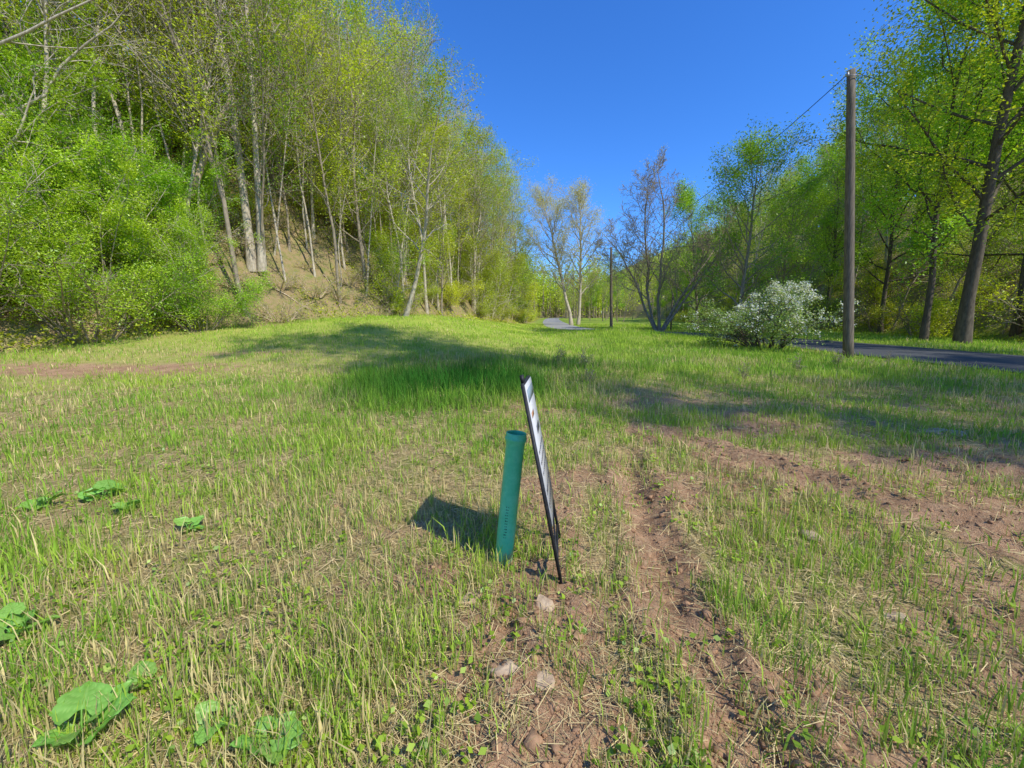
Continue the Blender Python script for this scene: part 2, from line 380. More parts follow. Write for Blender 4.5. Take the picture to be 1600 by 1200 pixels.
q = ((x+1.3)/2.8)**2+((y-9.2)/2.6)**2; dk = (np.exp(-q**2)*.95)
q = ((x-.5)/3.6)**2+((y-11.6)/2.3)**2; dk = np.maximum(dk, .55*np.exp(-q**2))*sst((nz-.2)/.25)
hh = clh*rng.uniform(.06, .19, n)*(1+.6*lu+1.25*dk)*(.75+.5*dn)*(1-.4*s); hh *= np.where(y > 14, .9, 1)
lw = (.0036+.00058*r)*rng.uniform(.5, 1.4, n)
az = rng.uniform(0, 2*PI, n); ld = np.stack([np.cos(az), np.sin(az), 0*az], 1); bend = rng.uniform(.05, .75, n)**1.4*hh
wd = np.stack([-np.sin(az+rng.normal(0, .6, n)), np.cos(az), 0*az], 1)
p0 = np.stack([x, y, z], 1); p1 = p0+ld*(bend*.3)[:, None]; p1[:, 2] += hh*.6; p2 = p0+ld*bend[:, None]; p2[:, 2] += hh*(1-.25*(bend/hh)**2)
W = wd*lw[:, None]*.5
V = np.stack([p0-W*.8, p0+W*.8, p1+W, p1-W, p2+W*.15, p2-W*.15], 1).reshape(-1, 3)
ii = np.arange(n)[:, None]*6; Q = np.concatenate([ii+np.array([[0, 1, 2, 3]]), ii+np.array([[3, 2, 4, 5]])], 1).reshape(-1, 4)
ca = np.array([.19, .40, .04]); cb = np.array([.48, .62, .08]); cs = np.array([.74, .61, .28]); cd = np.array([.03, .17, .02])
f = np.clip(fbm(x*.8, y*.8, 3, 71)*1.2-.2+rng.uniform(-.3, .35, n), 0, 1)[:, None]
far = sst((y-12)/14)[:, None]*.6
col = ca*(1-f)+cb*f; col = col*(1-far*.6)+np.array([.54, .68, .07])*far*.6
dry = (rng.uniform(0, 1, n) < np.clip(.17+.5*sst((fbm(x*.55, y*.55, 3, 77)-.44)/.2)-lu*.4, .03, .55)*(.4+.6*(y < 14)))[:, None]
col = np.where(dry, cs*rng.uniform(.7, 1.1, (n, 1)), col)
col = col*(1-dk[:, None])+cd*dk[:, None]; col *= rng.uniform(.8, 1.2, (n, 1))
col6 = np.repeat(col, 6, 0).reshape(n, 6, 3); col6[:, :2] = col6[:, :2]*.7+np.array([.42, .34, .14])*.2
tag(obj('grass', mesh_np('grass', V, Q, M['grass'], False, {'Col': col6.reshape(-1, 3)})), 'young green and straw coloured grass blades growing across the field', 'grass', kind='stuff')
# straw litter
n = 95000; x, y, r = sample_r(n, .75, 13); z = height(x, y)+rng.uniform(.002, .025, n)
az = rng.uniform(0, 2*PI, n); L = rng.uniform(.03, .15, n)*.5; el = rng.normal(0, .16, n)
d = np.stack([np.cos(az)*np.cos(el), np.sin(az)*np.cos(el), np.sin(el)], 1)*L[:, None]
W = np.stack([-np.sin(az), np.cos(az), rng.normal(0, .3, n)], 1)*((.0018+.0005*r)*.5)[:, None]
c0 = np.stack([x, y, z], 1); V = np.stack([c0-d-W, c0-d+W, c0+d+W, c0+d-W], 1).reshape(-1, 3)
keep = rng.uniform(0, 1, n) < np.clip(.95-1.0*soilmask(x, y), .14, 1)
V = V.reshape(n, 4, 3)[keep].reshape(-1, 3); n = int(keep.sum())
col = (np.array([.68, .53, .26])*rng.uniform(.35, 1.15, (n, 1)))
tag(obj('straw_litter', mesh_np('straw_litter', V, np.arange(n*4).reshape(-1, 4), M['straw'], False, {'Col': np.repeat(col, 4, 0)})), 'dry tan straw lying flat between the young grass', 'straw', kind='stuff')
# tiny weeds
n = 26000; x, y, r = sample_r(n//6, .75, 14); kp = rng.uniform(0, 1, len(x)) < (1-soilmask(x, y))*sst((fbm(x*1.3, y*1.3, 2, 83)-.35)/.2); x, y = x[kp], y[kp]
x = np.repeat(x, 6)+rng.normal(0, .025, len(x)*6); y = np.repeat(y, 6)+rng.normal(0, .025, len(y)*6)
tag(obj('low_weeds', leaves('low_weeds', np.stack([x, y, height(x, y)+rng.uniform(.01, .06, len(x))], 1), .032, rng, M['leaf_mid'], up=1, asp=.7)), 'tiny broad leaved weeds scattered low in the field grass', 'weeds', kind='stuff')
# hillside ground cover
n = 150000; yy = 10+(rng.uniform(0, 1, n)**1.6)*110; dl_ = rng.uniform(-.6, 1, n)*20+rng.normal(0, .3, n); xx = np.interp(yy, LY, LX)-dl_
kp = (fbm(xx*.6, yy*.6, 3, 91) > .42+.12*np.exp(-((xx+11.5)/3.5)**2-((yy-25)/6)**2)) & (dl_ > -1.0+fbm(xx, yy, 2, 5)); xx, yy = xx[kp], yy[kp]; zz = height(xx, yy)+rng.uniform(0, 1.0, len(xx))*fbm(xx*.9, yy*.9, 2, 92)
m1 = np.stack([xx, yy, zz], 1)
yy = 12+(rng.uniform(0, 1, n//2)**1.5)*110; d_ = rng.uniform(-1, 22, n//2); xx = np.interp(yy, RY, RX)+d_; kp = fbm(xx*.5, yy*.5, 3, 95) > .42; xx, yy = xx[kp], yy[kp]
m2 = np.stack([xx, yy, height(xx, yy)+rng.uniform(0, .9, len(xx))*fbm(xx*.9, yy*.9, 2, 92)], 1)
al = np.vstack([m1, m2]); tag(obj('ground_cover', leaves('ground_cover', al, .14, rng, M['leaf_yellow'], up=.6)), 'low green undergrowth covering the wooded valley slopes', 'undergrowth', kind='stuff')
# ------------------------------------------------------------------ wood prototypes
PR = []
specs = [ (17, .11, 'leaf_yellow', 'bark_mid', dict(), 0, 7500), (19, .13, 'leaf_yellow', 'bark_pale', dict(t0=[.45, .25, .2]), .05, 5500), (14, .085, 'leaf_mid', 'bark_mid', dict(t0=[.25, .25, .2]), .22, 7000),
          (18, .12, 'leaf_yellow', 'bark_mid', dict(t0=[.35, .25, .2]), .1, 6500), (16, .09, 'leaf_bud', 'bark_pale', dict(ang=[38, 40, 40], n=[26, 8, 5]), .05, 4000), (20, .14, 'leaf_mid', 'bark_pale', dict(t0=[.48, .25, .2]), .03, 6500),
          (12, .06, 'leaf_yellow', 'bark_mid', dict(t0=[.25, .2, .2], ratio=[.3, .42, .5], wob=[.1, .2, .2, .2]), .3, 3800), (17, .13, 'leaf_mid', 'bark_mid', dict(t0=[.22, .25, .2]), .04, 17000) ]
for i, (ht, r_, lm, bm, kw, ln, nlf) in enumerate(specs):
    PR.append((make_tree(100+i, ht, r_, params(rmin=.012, **kw), nlf, .125 if i < 7 else .17, M[lm], M[bm], spread=.3, lean=(ln, 0)), ht))
SAP = [make_tree(140+i, 12+i, .055, params(n=[14, 4, 3], t0=[.4, .3, .2], ratio=[.2, .42, .5], rmin=.012, wob=[.06, .2, .2, .2]), 1300, .12, M['leaf_yellow'], M['bark_pale'], lean=([.0, .14, -.12][i], 0)) for i in range(3)]
EDGE = [make_tree(120+i, 7.5, .07, params(n=[26, 6, 3], t0=[.06, .15, .2], ratio=[.36, .42, .5], wob=[.09, .2, .2, .2], round=False), 8500, .12, M[['leaf_yellow', 'leaf_mid', 'leaf_yellow'][i]], M['bark_pale'], spread=.24, stems=[(-.12, 0, 0, 1), (.2, .1, .2, .85)]) for i in range(3)]
def scatter(xs, ys, mind, rng):
    out = []
    for a, b_ in zip(xs, ys):
        md = mind*(.8+.012*b_)
        if all((a-c)**2+(b_-d_)**2 > md*md for c, d_ in out): out.append((a, b_))
    return out
rng = np.random.default_rng(11)
ys = 13+rng.uniform(0, 1, 7000)**1.4*105; ds = .8+rng.uniform(0, 1, 7000)**1.2*36; xs = np.interp(ys, LY, LX)-ds
ok = (np.abs(xs/ys) < 1.34); pts = scatter(xs[ok], ys[ok], 1.95, rng)
pts = [p for p in pts if not (p[1] < 19 and dleft(p[0], p[1]) < 3.5)]
pts.sort(key=lambda p: math.hypot(*p))
for (a, b_) in pts[:185]:
    k_ = rng.choice(8, p=[.16, .15, .12, .14, .16, .14, .13, 0])
    ms, ht = PR[k_]
    s = rng.uniform(.75, 1.08)
    if dleft(a, b_) < 7 and b_ > 24: s *= .80
    plant('deciduous_tree', ms, (a, b_, H(a, b_)), 'slender young leaved tree among many alike in the wood covering the left hillside', 'tree', 'trees of the left hillside wood', rng.uniform(0, 6.28), s)
ys = 15+rng.uniform(0, 1, 4000)**1.4*50; ds = 1.5+rng.uniform(0, 1, 4000)*20; xs = np.interp(ys, LY, LX)-ds; ok = (np.abs(xs/ys) < 1.3)
for (a, b_) in scatter(xs[ok], ys[ok], 1.25, rng)[:220]:
    if b_ < 19 and dleft(a, b_) < 4: continue
    plant('sapling', SAP[rng.integers(0, 3)], (a, b_, H(a, b_)), 'thin straight sapling with few leaves standing between the bigger trees on the left hillside', 'sapling', 'thin saplings on the left hillside', rng.uniform(0, 6.28), rng.uniform(.7, 1.25))
ys = 20+rng.uniform(0, 1, 5000)**1.2*100; ds = .5+rng.uniform(0, 1, 5000)*34; xs = np.interp(ys, RY, RX)+ds
ok = (np.abs(xs/ys) < 1.34); pts = scatter(xs[ok], ys[ok], 2.9, rng); pts.sort(key=lambda p: math.hypot(*p))
for (a, b_) in pts[:82]:
    ms, ht = PR[rng.choice(8, p=[.22, .03, .15, .12, .02, .05, .08, .33])]
    plant('deciduous_tree', ms, (a, b_, H(a, b_)), 'green leaved tree among many alike in the wood beyond the road on the right hillside', 'tree', 'trees of the right hillside wood', rng.uniform(0, 6.28), rng.uniform(.7, 1.0))
# small leafy edge trees
ys = 26+rng.uniform(0, 1, 700)**1.3*70; ds = rng.uniform(.6, 7, 700); xs = np.interp(ys, LY, LX)-ds
pts = scatter(xs, ys, 2.5, rng); pts.sort(key=lambda p: math.hypot(*p)); pts = [p for p in pts if not (p[0] < -8.5 and p[1] < 32)]
for (a, b_) in pts[:36]:
    plant('small_leafy_tree', EDGE[rng.integers(0, 3)], (a, b_, H(a, b_)), 'low bushy young tree in the leafy fringe along the foot of the left wood', 'small tree', 'low leafy trees fringing the left wood', rng.uniform(0, 6.28), rng.uniform(.6, 1.1))
# valley floor trees at the end of the lawn
ys = rng.uniform(72, 140, 400); xs = np.interp(ys, RY, RX)-rng.uniform(-2, 24, 400); ok = droad(xs, ys) > 3.6
for (a, b_) in scatter(xs[ok], ys[ok], 2.8, rng)[:26]:
    ms, ht = PR[rng.choice([0, 2, 6, 7, 7])]
    plant('deciduous_tree', ms, (a, b_, H(a, b_)), 'tree in the row closing the far end of the lawn beside the distant road', 'tree', 'trees closing the far end of the lawn', rng.uniform(0, 6), rng.uniform(.6, .95))
# far wood as one mass
b = B(); Cn = []
xs = np.concatenate([rng.uniform(-100, 150, 1300), rng.uniform(0, 34, 260)]); ys = np.concatenate([rng.uniform(55, 250, 1300), rng.uniform(142, 195, 260)])
for k_, (a, c_) in enumerate(zip(xs, ys)):
    core = k_ >= 1300
    dL_ = dleft(a, c_); dR_ = dright(a, c_)
    if c_ < 115 and not (dL_ > 22 or dR_ > 16): continue
    if (dL_ > 1 or dR_ > 0 or c_ > 155 or core) and droad(a, c_) > 3.4:
        z0 = H(a, c_); h_ = rng.uniform(16, 24) if core else rng.uniform(10, 17); b.tube([(a, c_, z0-.3), (a+rng.normal(0, .3), c_, z0+h_*.8)], [.2, .06], 4)
        m_ = 150; q = rng.normal(size=(m_, 3))*np.array([1.9, 1.9, h_*.22])+np.array([a, c_, z0+h_*.52]); Cn.append(q)
fw = empty('far_wood', (0, 0, 0), 'hazy mass of green trees closing the far end of the valley', 'wood'); fw['kind'] = 'stuff'
obj('trunk', b.mesh('trunk', M['bark_mid']), fw)['kind'] = 'stuff'; obj('crown', leaves('crown', np.vstack(Cn), .6, rng, M['leaf_yellow'], asp=.7), fw)['kind'] = 'stuff'
# ------------------------------------------------------------------ shrubs
def make_shrub(seed, w, h_, nleaf, ls, lm, bm, nst=26, arch=.5, spread=.16, blossom=0, rmin=.008):
    rng = np.random.default_rng(seed); b = B(); P = params(seg=[8, 5, 3], wob=[.1, .2, .25], trop=[-.06*arch, -.02, 0], sides=[5, 4, 3], n=[9, 4], t0=[.2, .2], ang=[45, 45], ratio=[.38, .45], maxd=2, leafdep=1, round=False, tap=.7, rmin=rmin)
    for i in range(nst):
        a = rng.uniform(0, 2*PI); t = rng.uniform(0, 1)**.6*w/h_*.62
        grow(b, rng, (math.cos(a)*w*.12, math.sin(a)*w*.12, -.1), (math.cos(a)*t, math.sin(a)*t, 1), h_*rng.uniform(.65, 1.2)*(math.hypot(1, t) if not blossom else 1)*.95, .03 if rmin > .005 else .006, 0, P)
    st = b.mesh('stems', bm); Lp = np.vstack(b.leaf); Lp = Lp[Lp[:, 2] > .05]
    cl = fbm(Lp[:, 0]*1.3+seed, Lp[:, 2]*1.3+Lp[:, 1]*.8, 2, seed); wt = np.clip((cl-.25)*2.5, .1, 1); wt /= wt.sum(); idx = rng.choice(len(Lp), max(nleaf, 1), p=wt)
    Cn = Lp[idx]+rng.normal(0, spread, (len(idx), 3)); Cn[:, 2] = np.abs(Cn[:, 2])
    fo = leaves('foliage', Cn, ls, rng, lm, tint=np.clip(cl[idx]+rng.uniform(-.35, .35, len(idx)), 0, 1))
    out = [st, fo]
    if blossom:
        nc = blossom//14; wt = np.clip((Lp[:, 2]/h_), .05, 1)*np.clip(.3+.7*Lp[:, 0]/(w*.5), .08, 1); wt /= wt.sum()
        c = Lp[rng.choice(len(Lp), nc, p=wt)]+rng.normal(0, spread*.6, (nc, 3)); c = np.repeat(c, 14, 0)+rng.normal(0, .065, (nc*14, 3)); c[:, 2] += .05
        out.append(leaves('blossom', c, .075, rng, M['blossom'], asp=.8))
    return out
SP = ('stems', 'foliage', 'blossom')
big = [make_shrub(200+i, 5.2, 3.9, 34000, .085, M['leaf_shrub'], M['bark_mid']) for i in range(2)]
tall = [make_shrub(205+i, 5.6, 6.0, 46000, .10, M['leaf_shrub'], M['bark_pale'], 30) for i in range(2)]
low = [make_shrub(220, 3.2, 2.1, 8000, .09, M['leaf_yellow'], M['bark_mid'], 16), make_shrub(221, 3.0, 2.5, 8000, .09, M['leaf_yellow'], M['bark_pale'], 16), make_shrub(222, 2.6, 2.8, 5000, .1, M['leaf_mid'], M['bark_pale'], 16)]
brush = make_shrub(225, 2.4, 1.3, 1100, .07, M['leaf_yellow'], M['dead_wood'], 18, arch=1.5, rmin=.006)
shr = [(-17.6, 13.2, 1.0, big, 'dense bright green shrub at the left edge of the field, furthest left'), (-15.6, 15.6, 1.0, big, 'dense bright green shrub second from the left along the field edge'),
       (-13.6, 18.3, .72, big, 'dense bright green shrub where the hedge of shrubs ends beside the brown bank'), (-20.3, 15.2, 1.05, tall, 'tall green shrub rising behind the leftmost field edge shrub'),
       (-18, 17.6, 1.0, tall, 'tall green shrub in the second row behind the field edge shrubs'), (-23.2, 18.2, 1.15, tall, 'highest green shrub up the slope at the far left'), (-16.2, 20.4, .75, tall, 'green shrub upslope just left of the pale twin trunks'), (-20.6, 20.5, 1.0, tall, 'tall green shrub in the third row up the slope on the left'),
       (-18.8, 14.2, .82, tall, 'tall bright shrub filling in between the two leftmost field edge shrubs'), (-16.7, 16.8, .8, tall, 'tall bright shrub just behind the second field edge shrub'), (-14.9, 18.9, .6, tall, 'mid height shrub just behind the last field edge shrub')]
for i, (a, b_, s, pr_, lb) in enumerate(shr): plant('leafy_shrub', pr_[i % 2], (a, b_, H(a, b_)-.1), lb, 'shrub', None, i*1.3, s, SP)
ys = 20+rng.uniform(0, 1, 1800)**1.5*80; ds = rng.uniform(0, 1, 1800)**1.3*20+.2; xs = np.interp(ys, LY, LX)-ds; kp = ~((ys < 31) & (xs > -15.5) & (xs < -8))
for (a, b_) in scatter(xs[kp], ys[kp], 2.0, rng)[:115]:
    plant('understory_shrub', low[rng.integers(0, 3)], (a, b_, H(a, b_)-.1), 'loose yellow green bush growing under the trees along the left slope', 'bush', 'bushes under the left hillside trees', rng.uniform(0, 6), rng.uniform(.7, 1.3), SP)
for (a, b_) in scatter(rng.uniform(-15.5, -7.5, 300), rng.uniform(20.5, 30, 300), 1.25, rng):
    if -.2 < dleft(a, b_) < 7: plant('brush', brush, (a, b_, H(a, b_)-.05), 'tangle of dry pale twigs on the brown bank below the pale twin trunks', 'brush', 'dry brush tangles on the brown bank', rng.uniform(0, 6), rng.uniform(.5, 1.1), SP)
ys = 20+rng.uniform(0, 1, 600)**1.3*90; xs = np.interp(ys, RY, RX)+rng.uniform(-1, 10, 600)
for (a, b_) in scatter(xs, ys, 2.8, rng)[:60]:
    plant('understory_shrub', low[rng.integers(0, 3)], (a, b_, H(a, b_)-.1), 'green bush growing at the foot of the right hillside beyond the road', 'bush', 'bushes at the foot of the right hillside', rng.uniform(0, 6), rng.uniform(.8, 1.5), SP)
wb = make_shrub(240, 4.1, 2.8, 16000, .085, M['leaf_grey'], M['bark_dark'], 26, arch=1.1, blossom=10500, spread=.2)
p = (11.2, 18.3); plant('flowering_shrub', wb, (p[0], p[1], H(*p)), 'rounded shrub covered in white blossom beside the bend of the road', 'shrub', None, .3, 1.0, SP)
# ------------------------------------------------------------------ hero trees
def hero(name, u, v, Y, ms, label, s=1, rz=0, parts=('trunk', 'crown')):
    q = at(u, v, Y); return plant(name, ms, (q[0], Y, H(q[0], Y)), label, 'tree', None, rz, s, parts)
t1 = make_tree(301, 22, .21, params(t0=[.5, .25, .2], wob=[.02, .15, .2, .2], rmin=.012), 4500, .13, M['leaf_yellow'], M['bark_pale'], stems=[(-.02, 0, 0, 1), (.06, 0, .5, .85)])
hero('twin_trunk_tree', 393, 400, 22.5, t1, 'tall tree with two pale mottled trunks at the top of the brown bank')
b = B(); a0 = at(272, 312, 20.5); a1 = at(352, 176, 21); w0 = np.array([a0[0]-.5, 20.5, H(a0[0]-.5, 20.5)]); o0 = empty('leaning_dead_trunk', w0, 'bare pale dead trunk leaning to the right against the hillside trees', 'dead tree')
L_ = a1-w0; tq = np.linspace(0, 1.0, 12)[:, None]; pts_ = L_*tq+np.sin(tq*5)*.1; b.tube(pts_, np.linspace(.18, .11, 12), 8)
e = pts_[-1]; b.tube([e-L_*.01, e+np.array([.35, .1, .7]), e+np.array([.5, .1, 1.6]), e+np.array([.9, .2, 2.8])], [.105, .07, .04, .012], 6); b.tube([e-L_*.01, e+np.array([.5, 0, .35]), e+np.array([.9, 0, .6]), e+np.array([1.4, .1, 1.1])], [.08, .05, .03, .01], 6)
obj('trunk', b.mesh('trunk', M['dead_wood']), o0)
b = B(); q = L_*.7; b.tube([q, q+np.array([-.5, 0, .5]), q+np.array([-.8, .1, 1.3])], [.06, .04, .012], 5); obj('broken_branch', b.mesh('broken_branch', M['dead_wood']), o0)
t2 = make_tree(303, 12.5, .14, params(t0=[.3, .25, .2], trop=[-.0, .06, .05, .02]), 5000, .12, M['leaf_yellow'], M['bark_pale'], lean=(.38, 0))
hero('leaning_tree', 632, 488, 26.0, t2, 'slender tree leaning right over the field edge from the foot of the left wood')
t3 = make_tree(304, 17, .11, params(t0=[.15, .25, .2], n=[28, 6, 4]), 11000, .13, M['leaf_yellow'], M['bark_mid'], spread=.3)
for i, (u, Y, s, lb) in enumerate([(575, 27.5, 1.05, 'yellow green tree just left of the leaning field edge tree'), (690, 34, .80, 'yellow green tree at the wood edge right of the leaning tree'), (738, 42, .95, 'tall yellow green tree on the wood edge, left of the two trees nearest the road'),
                                 (775, 52, 1.08, 'yellow green wood edge tree between its taller neighbours near where the road vanishes'), (806, 64, 1.15, 'yellow green tree at the wood edge closest to the vanishing road')]):
    hero('deciduous_tree', u, 495, Y, t3, lb, s, i*1.7)
t4 = make_tree(305, 13, .2, params(t0=[.2, .2, .2], n=[14, 6, 5], ratio=[.5, .45, .5], ang=[62, 50, 45], wob=[.06, .22, .25, .25]), 900, .12, M['leaf_bud'], M['bark_pale'])
q = (-18.6, 15.0); plant('bare_limbed_tree', t4, (*q, H(*q)), 'bare pale tree with crooked limbs reaching over the shrubs at the left edge', 'tree', None, 1.0, 1)
t5 = make_tree(306, 19.5, .24, params(t0=[.22, .2, .2], n=[30, 8, 5], ang=[42, 42, 40], ratio=[.28, .42, .5], rmin=.014), 30000, .14, M['leaf_bud'], M['bark_pale'], stems=[(-.07, 0, 0, 1), (.12, 0, .9, .92)], spread=.4)
hero('roadside_tree', 893, 505, 58, t5, 'tall twin stemmed tree with tan buds standing beside the distant road')
t6 = make_tree(341, 12.5, .13, params(seg=[9, 7, 5, 4], t0=[.22, .2, .2], n=[18, 11, 8], ang=[44, 45, 45], ratio=[.42, .46, .5], round=False, rmin=.0095, rr=.40, trop=[.02, .05, .04, .02], wob=[.10, .18, .2, .2]), 4500, .09, M['leaf_bud'], M['bark_mid'],
             stems=[(-.72, 0, 0, .92), (-.35, .25, .05, 1.02), (-.05, -.2, .1, 1.05), (.28, .2, .12, 1), (.62, -.1, .18, .9)])
hero('bare_spreading_tree', 1028, 522, 35, t6, 'bare tree with several leaning stems and fine spreading branches on the lawn edge')
t7 = make_tree(308, 13, .15, params(t0=[.14, .2, .2], ratio=[.38, .42, .5], n=[28, 7, 4]), 19000, .14, M['leaf_mid'], M['bark_mid'], spread=.3)
hero('leafy_tree', 1150, 515, 30, t7, 'fresh green leafy tree rising behind the white flowering shrub', .98)
hero('leafy_tree', 1090, 515, 39, t7, 'smaller fresh green tree between the bare spreading tree and the leafy tree', .9, 2)
hero('leafy_tree', 1215, 515, 38, t7, 'fresh green tree behind the right half of the white flowering shrub', .9, 4)
t8 = make_tree(319, 25, .28, params(t0=[.2, .2, .2], ratio=[.32, .42, .48], n=[30, 8, 5], wob=[.03, .16, .2, .22], ang=[50, 50, 45], rr=.42), 50000, .155, M['leaf_yellow'], M['bark_dark'], lean=(-.10, 0), spread=.35)
hero('roadside_tree', 1503, 532, 21.5, t8, 'largest dark trunked tree at the right edge across the road')
t9 = make_tree(310, 18, .17, params(t0=[.2, .2, .2], ratio=[.32, .42, .48], n=[26, 7, 4]), 26000, .155, M['leaf_mid'], M['bark_dark'], spread=.32)
hero('roadside_tree', 1443, 530, 23.5, t9, 'thinner dark trunked tree left of the largest roadside tree', 1, 1)
hero('roadside_tree', 1375, 525, 33, t9, 'leafy tree across the road just right of the near utility pole', 1.0, 3)
hero('roadside_tree', 1290, 515, 42, t9, 'leafy tree across the road just left of the near utility pole', .85, 4)
hero('roadside_tree', 1585, 532, 24, t9, 'dark trunked tree furthest right beyond the road', 1.1, 5)
# shade trees outside the view
t10 = make_tree(311, 26, .075, params(t0=[.72, .2, .2], ratio=[.17, .45, .5], n=[24, 7, 4], wob=[.03, .18, .2, .2], rr=.6), 10000, .18, M['leaf_mid'], M['bark_mid'])
for a, b_, s, lb in ((14.2, -1.2, .95, 'tall tree out of view to the right, nearest the viewer'), (12.9, -1.6, 1.18, 'tallest tree out of view to the right'), (21.4, -8.0, .92, 'tall tree behind the viewer on the right'), (26.2, -8.4, .95, 'tall tree behind the viewer, furthest right of the row'),
                   (31, 0, .9, 'tall tree out of view to the right beside the road'), (28.5, -3.5, .85, 'tall tree out of view to the right, nearest the road'), (34, 5, .9, 'tall tree out of view to the far right beyond the road')):
    plant('shade_tree', t10, (a, b_, H(a, b_)), lb, 'tree', None, a, s)
# ------------------------------------------------------------------ poles + wire
def pole(u0, v0, u1, v1, Y, r, label):
    p0 = at(u0, v0, Y); p0[2] = H(p0[0], Y); p1 = at(u1, v1, Y); L = p1-p0
    o = empty('utility_pole', p0, label, 'utility pole', 'utility poles')
    b = B(); t = np.linspace(-.03, 1, 12)[:, None]; b.tube(L*t, np.linspace(r, r*.72, 12), 16, True); obj('shaft', b.mesh('shaft', M['pole_wood']), o)
    b = B(); q = L*.975; b.tube([q+(-r*1.5, -r, 0), q+(r*1.1, -r, 0)], [.012, .012], 6, True); b.tube([q+(-r*1.5, -r, -.05), q+(-r*1.5, -r, .0), q+(-r*1.5, -r, .1)], [.035, .05, .03], 8, True); obj('wire_bracket', b.mesh('wire_bracket', M['steel']), o)
    return p0+q+np.array([-r*1.5, -r, .03])
w1 = pole(1325, 560, 1330, 110, 15, .165, 'near wooden utility pole standing on the grass before the road')
w2 = pole(955, 518, 955, 386, 40, .15, 'distant wooden utility pole standing left of the bare spreading tree')
b = B(); t = np.linspace(0, 1, 30)[:, None]; pp = w1*(1-t)+w2*t; pp[:, 2] -= 4*t[:, 0]*(1-t[:, 0])*1.0; b.tube(pp, .013, 5)
tag(obj('overhead_wire', b.mesh('overhead_wire', M['wire'])), 'black wire sagging from the near utility pole to the distant one', 'wire')
q = at(1048, 518, 38); o = empty('wooden_post', (q[0], 38, H(q[0], 38)), 'thin plain wooden post beside the bare spreading tree', 'post')
b = B(); b.tube([(0, 0, -.2), (0, 0, 1.6), (.02, 0, 3.3)], [.08, .075, .07], 8, True); obj('shaft', b.mesh('shaft', M['pole_wood']), o)
# ------------------------------------------------------------------ pipe
p0 = hit(787, 872); p1 = at(807, 676, p0[1]); L = p1-p0
m, nt, o = newmat('green_pipe_plastic'); tc = nt.nodes.new('ShaderNodeTexCoord')
f1 = noise(nt, 14, 6, .7, tc.outputs['Object']); mp = nt.nodes.new('ShaderNodeMapping'); mp.inputs['Scale'].default_value = (40, 40, 3); nt.links.new(tc.outputs['Object'], mp.inputs[0]); f2 = noise(nt, 2, 4, .7, mp.outputs[0])
sx = nt.nodes.new('ShaderNodeSeparateXYZ'); nt.links.new(tc.outputs['Object'], sx.inputs[0])
c = mixc(nt, ramp(nt, f1, .4, .7), (.07, .60, .30), (.14, .70, .40)); c = mixc(nt, ramp(nt, f2, .62, .75), c, (.05, .42, .22))
md = nt.nodes.new('ShaderNodeMath'); md.operation = 'SUBTRACT'; nt.links.new(f1, md.inputs[0]); nt.links.new(sx.outputs[2], md.inputs[1]); c = mixc(nt, ramp(nt, md.outputs[0], .38, .6), c, (.24, .30, .15))
p = N(nt, 'ShaderNodeBsdfPrincipled'); nt.links.new(c, p.inputs['Base Color']); p.inputs['Roughness'].default_value = .42; nt.links.new(p.outputs[0], o.inputs[0]); M['pipe'] = m
po = empty('drain_pipe', p0, 'open green plastic pipe standing upright in the soil beside the sign', 'pipe')
R = .059; tz = [-.12, .0, .5, .90, .93, .945, .955, .965, .97, .995, 1.0]; rr = [R, R, R, R, R*1.06, R*1.15, R*1.18, R*1.15, R*1.09, R*1.1, R*1.06]
pts_ = np.array([L*t for t in tz]+[L*t for t in (1.0, .99, .9, .85, .8, .3)]); rad = rr+[R*.98, R*.96, R*.95, R*.9, R*.9, R*.9]
t_ = nrm(L); a_ = nrm(np.array([1, 0, 0])-t_*t_[0]); b2 = np.cross(t_, a_); ang = np.arange(32)/32*2*PI
V = []
for q, r_ in zip(pts_, rad):
    V.append(q+r_*(np.cos(ang)[:, None]*a_+np.sin(ang)[:, None]*b2))
V = np.vstack(V); nn_ = len(pts_); i = np.arange(nn_-1)[:, None]*32; j = np.arange(32)[None]; Q = np.stack([i+j, i+(j+1) % 32, i+32+(j+1) % 32, i+32+j], -1).reshape(-1, 4)
obj('pipe_body', mesh_np('pipe_body', V, Q, M['pipe'], True), po)
M['ink'] = pbr('black_print', (.01, .06, .04), (.02, .09, .07), 10, .6, None, 0)
b = B(); rg = random.Random(4)
for k in range(12):
    for jx in range(2):
        th = -PI/2-.25+jx*.16+rg.uniform(-.02, .02); zz = .20+k*.022
        c_ = L*zz; nrml = math.cos(th)*a_+math.sin(th)*b2; tang = np.cross(t_, nrml)
        b.box(c_+nrml*(R+.0008), tang*rg.uniform(.003, .009), t_*rg.uniform(.003, .008), nrml*.0006)
obj('stamped_marking', b.mesh('stamped_marking', M['ink'], False), po)
# ------------------------------------------------------------------ sign
M['frame'] = pbr('black_painted_steel', (.012, .013, .016), (.03, .03, .033), 30, .55, None, .1)
M['panel'] = pbr('white_sign_face', (.58, .58, .57), (.48, .48, .48), 5, .5, None, 0)
M['panel_dark'] = pbr('dark_sign_print', (.05, .055, .07), (.08, .08, .1), 6, .4, None, 0)
M['panel_orange'] = pbr('orange_sign_print', (.45, .22, .11), (.36, .18, .09), 6, .4, None, 0)
M['panel_blue'] = pbr('blue_sign_print', (.22, .29, .34), (.26, .32, .36), 6, .4, None, 0)
nb_ = hit(876, 917); nt_ = at(816, 600, nb_[1]+.05); U = nt_-nb_; s_ = .09; D = nrm(np.array([s_, 1, .035])); Wd = .54
so = empty('yard_sign', nb_, 'black framed white yard sign seen almost edge on, leaning left beside the green pipe', 'sign')
Un = nrm(U); Hs = np.linalg.norm(U); D = nrm(D-Un*(D@Un)); Nf = nrm(np.cross(D, Un))
